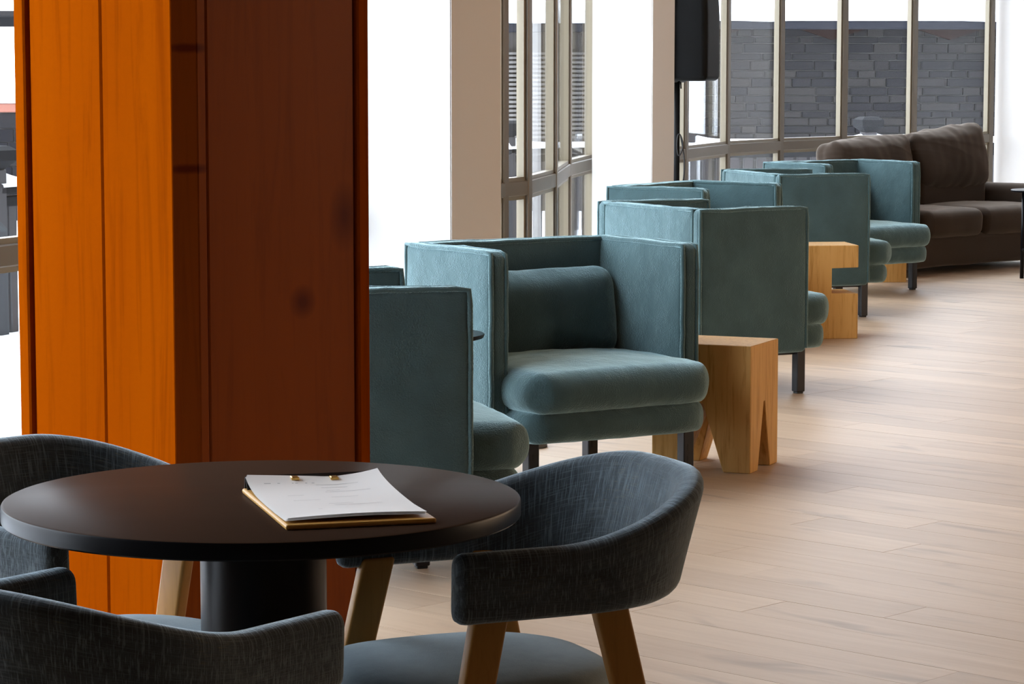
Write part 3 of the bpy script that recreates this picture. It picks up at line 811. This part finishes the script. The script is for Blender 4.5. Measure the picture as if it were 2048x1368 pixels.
# ------------------------------------------------------------------ outside: snow, railing, buildings
bm = bmesh.new(); box(bm, -40, 40, -20, 70, -.4, -.16); tag(link('ground', bm, SNOW), 'snow-covered terrace ground outside the glazing', kind='structure')
def snow_mound(x, y, r, h, k):
    bm = bmesh.new(); bmesh.ops.create_icosphere(bm, subdivisions=4, radius=1)
    for v_ in bm.verts:
        n_ = 1 + .18 * nz(v_.co, 1.6, k); v_.co = Vector((v_.co.x * r * n_, v_.co.y * r * n_, v_.co.z * h * n_))
    return bm
for i, (x, y, r, h) in enumerate(((-2.66, 13.95, .11, .16), (-2.77, 13.6, .09, .12), (-2.95, 14.3, .2, .2))):
    o = link('snow_mound', snow_mound(x, y, r, h, i), SNOW, None, True, (x, y, -.16))
    tag(o, ('rounded snow lump by the railing outside the near glazing', 'smaller snow lump beside the orange pillar edge outside', 'wide snow heap against the terrace railing')[i], 'snow')
RL = [(-9, 12.2), (-3.0, 15.6), (-.05, 22.9), (1.55, 24.0), (4.9, 25.0), (9.5, 25.6)]
RZ = .70
rail = thing('terrace_railing', 'dark timber terrace railing under a loaf of snow', 'railing', (0, 0, 0))
snowbm = bmesh.new()
bme = bpy.data.meshes.new('baluster'); b = bevbox(-.045, .045, -.012, .012, -.16, RZ - .07, .004, 1); b.to_mesh(bme); b.free(); bme.materials.append(RAILW)
pme = bpy.data.meshes.new('post'); b = bevbox(-.06, .06, -.06, .06, -.2, RZ + .10, .006, 1); b.to_mesh(pme); b.free(); pme.materials.append(RAILW)
b = bmesh.new()
for (r0, r1, z0, z1) in ((.05, .105, RZ + .10, RZ + .15), (.105, .105, RZ + .15, RZ + .21), (.105, .07, RZ + .21, RZ + .235)):
    A_ = [b.verts.new((r0 * x, r0 * y, z0)) for x, y in ((-1, -1), (1, -1), (1, 1), (-1, 1))]; B_ = [b.verts.new((r1 * x, r1 * y, z1)) for x, y in ((-1, -1), (1, -1), (1, 1), (-1, 1))]
    b.faces.new(A_[::-1]); b.faces.new(B_)
    for i in range(4): b.faces.new((A_[i], A_[(i + 1) % 4], B_[(i + 1) % 4], B_[i]))
cme = bpy.data.meshes.new('post_cap'); b.to_mesh(cme); b.free(); cme.materials.append(RAILG)
for si, (p, q) in enumerate(zip(RL, RL[1:])):
    p, q = Vector(p), Vector(q); d = q - p; L = d.length; rz = math.atan2(d.y, d.x); d.normalize()
    link('handrail', bevbox(0, L, -.06, .06, RZ - .05, RZ, .01, 2), RAILG, rail, loc=(p.x, p.y, 0), rz=rz)
    link('lower_rail', bevbox(0, L, -.03, .03, RZ - .12, RZ - .06, .006, 1), RAILG, rail, loc=(p.x, p.y, 0), rz=rz)
    n = int(L / .125)
    for k in range(n):
        s = (k + .5) * L / n; o = bpy.data.objects.new('baluster', bme); COL.objects.link(o); o.parent = rail
        o.location = (p.x + d.x * s, p.y + d.y * s, 0); o.rotation_euler = (0, 0, rz)
    np_ = max(1, round(L / 2.1)); posts = [L * k / np_ for k in range(np_)]
    for s in posts:
        o = bpy.data.objects.new('post', pme); COL.objects.link(o); o.parent = rail; o.location = (p.x + d.x * s, p.y + d.y * s, 0); o.rotation_euler = (0, 0, rz)
        c_ = bpy.data.objects.new('post_cap', cme); COL.objects.link(c_); c_.parent = o
    # snow loaf, heaped towards the posts
    N = int(L / .05); prev = None; nrm = Vector((-d.y, d.x))
    for k in range(N + 1):
        s = L * k / N; dist = min([abs(s - x) for x in posts + [L]]); hgt = .052 + .05 * math.exp(-(dist / .16) ** 2) + .008 * nz((s, si * 3.1, 0), 2)
        if dist < .055: hgt = .03
        ring = []
        for j in range(9):
            a_ = PI * j / 8; o_ = .078 * math.cos(a_); z_ = RZ - .004 + hgt * max(0, math.sin(a_)) ** .7
            ring.append(snowbm.verts.new((p.x + d.x * s + nrm.x * o_, p.y + d.y * s + nrm.y * o_, z_)))
        if prev:
            for j in range(8): snowbm.faces.new((prev[j], prev[j + 1], ring[j + 1], ring[j]))
        prev = ring
tag(link('railing_snow', snowbm, SNOW, None, True), 'thick white snow lying along the terrace railing', 'snow', kind='stuff')

ste = bpy.data.meshes.new('stone'); b = bevbox(-.5, .5, -.5, .5, -.5, .5, .05, 1); b.to_mesh(ste); b.free(); ste.materials.append(STONE)
stone_n = [0]
def stone_wall(parent, x0, x1, z0, z1, ch, lmin, lmax, rs, restbm):
    z = z1
    while z > z0 + .02:
        h = ch * rs.uniform(.72, 1.28); h = min(h, z - z0) if z - z0 > .03 else .03; x = x0 - rs.random() * .2
        while x < x1:
            L = rs.uniform(lmin, lmax)
            if rs.random() < .15: L *= .45
            xa, xb = max(x, x0), min(x + L, x1)
            if xb - xa > .04:
                ctr = parent.matrix_basis @ Vector(((xa + xb) / 2, 0, z - h / 2))
                if in_view(ctr.x, ctr.y, ctr.z, 15) and stone_n[0] < 296 and z > z0 + .0:
                    o = bpy.data.objects.new('stone', ste); COL.objects.link(o); o.parent = parent; stone_n[0] += 1
                    o.location = ((xa + xb) / 2, .03 - rs.uniform(0, .022), z - h / 2); o.scale = (xb - xa - rs.uniform(.006, .014), .12, h - rs.uniform(.006, .013))
                    o.rotation_euler = (0, rs.uniform(-.012, .012), 0)
                else: box(restbm, xa + .005, xb - .005, -.03, .06, z - h + .005, z - .005)
            x += L
        z -= h
sb = thing('stone_building', 'dark slate-walled building with a snowy eave beyond the end window', 'building', (1.55, 30.0, 0), math.radians(1.5)); bpy.context.view_layer.update()
rb = bmesh.new(); rs = random.Random(11)
stone_wall(sb, 0, 6.6, .35, 1.80, .088, .16, .46, rs, rb)
box(rb, 0, 6.6, .0, .06, -.3, .35)
tag(link('hidden_stonework', rb, STONE, sb), kind='stuff')
bm = bmesh.new(); box(bm, 0, 6.6, .0, .5, -.4, 2.0); link('mortar_core', bm, MORTAR, sb)
bm = bevbox(-.3, 7, -.45, -.30, 1.79, 1.885, .02, 2); link('gutter', bm, GUTTER, sb)
bm = bmesh.new(); box(bm, -.3, 7, -.32, .5, 1.845, 1.875); link('soffit', bm, RUST, sb)
k = 0
for x in (.1, 1.45, 2.75, 3.95, 5.0, 5.9):
    bm = bmesh.new(); tri = [(x, 1.85), (x + 1.05, 1.85), (x + .52, 1.68)]
    A_ = [bm.verts.new((a, -.20, z)) for a, z in tri]; B_ = [bm.verts.new((a, -.05, z)) for a, z in tri]
    bm.faces.new(A_); bm.faces.new(B_[::-1])
    for i in range(3): bm.faces.new((A_[i], A_[(i + 1) % 3], B_[(i + 1) % 3], B_[i]))
    link('rafter_bracket', bm, RUST, sb)
bm = bmesh.new(); N = 60
for side in (0, 1): pass
rows = []
for j in range(12):
    t_ = j / 11; rows.append([bm.verts.new((-.35 + 7.4 * i / N, -.47 + t_ * 4.5, 1.885 + .05 * min(1, t_ * 14) + t_ * 1.9 + .03 * nz((i * .2, j * .5, 2), 1))) for i in range(N + 1)])
rows.insert(0, [bm.verts.new((-.35 + 7.4 * i / N, -.455, 1.882)) for i in range(N + 1)])
for A_, B_ in zip(rows, rows[1:]):
    for i in range(N): bm.faces.new((A_[i], A_[i + 1], B_[i + 1], B_[i]))
o = link('roof_snow', bm, SNOW, None, True, (1.55, 30, 0), math.radians(1.5)); tag(o, 'deep white snow covering the roof of the slate building', 'snow', kind='stuff')

lh = thing('louvred_house', 'brown-grey house with pale horizontal louvres outside the narrow glazing', 'building', (-2.35, 29.0, 0), 0)
bm = bmesh.new(); box(bm, 0, 3.45, .08, 3, -.4, 1.83); link('wall', bm, HOUSE, lh)
sl = bpy.data.meshes.new('louvre_slat'); b = bevbox(0, 3.35, -.03, .03, 0, .028, .004, 1); b.to_mesh(sl); b.free(); sl.materials.append(SLATM)
for k in range(20):
    o = bpy.data.objects.new('louvre_slat', sl); COL.objects.link(o); o.parent = lh; o.location = (.1, .03, .62 + k * .047)
for k in range(8):
    bm = bmesh.new(); box(bm, .1 + k * .46, .13 + k * .46, -.02, .08, .6, 1.58); link('louvre_stile', bm, SLATM, lh)
bm = bevbox(-.2, 3.5, -.3, .1, 1.75, 1.84, .01, 1); link('eave', bm, GUTTER, lh)
bm = bevbox(-.22, 3.52, -.32, 3, 1.84, 1.97, .04, 3); o = link('house_roof_snow', bm, SNOW, None, True, (-2.35, 29.0, 0)); tag(o, 'white snow slab on the louvred house roof', 'snow')

gw = thing('garden_wall', 'stepped stone garden wall with a snowy top outside the near glazing', 'wall', (-8.2, 27.0, 0), math.radians(4)); bpy.context.view_layer.update()
rb2 = bmesh.new(); stone_wall(gw, 0, 4.6, .1, .92, .14, .3, .6, rs, rb2); box(rb2, 0, 4.6, 0, .06, -.3, .1)
tag(link('hidden_stonework', rb2, STONE, gw), kind='stuff')
bm = bmesh.new(); box(bm, 0, 4.6, 0, .4, -.4, .93); link('mortar_core', bm, MORTAR, gw)
bm = bevbox(-.05, 4.65, -.04, .45, .93, 1.02, .01, 1); link('coping', bm, M('red_brown_coping', (.20, .07, .045, 1), .7).m, gw)
bm = bevbox(-.08, 4.7, -.07, .48, 1.02, 1.10, .03, 3); o = link('wall_snow', bm, SNOW, None, True, (-8.2, 27.0, 0), math.radians(4)); tag(o, 'white snow strip on top of the stone garden wall', 'snow')
pg = thing('timber_canopy', 'dark slatted timber canopy outside above the near glazing', 'canopy', (-6.6, 20.0, 0), 0)
link('beam', bevbox(0, 3.0, -.05, .05, 1.68, 1.76, .01, 1), RAILG, pg)
for k in range(10): link('slat', bevbox(0, 3.0, .08 + k * .1, .15 + k * .1, 1.76, 1.80, .005, 1), RAILW, pg)
for x in (.06,): link('post', bevbox(x - .05, x + .05, -.05, .05, -.2, 1.68, .006, 1), RAILG, pg)
link('post', bevbox(.01, .11, .9, 1.0, -.2, 1.76, .006, 1), RAILG, pg)
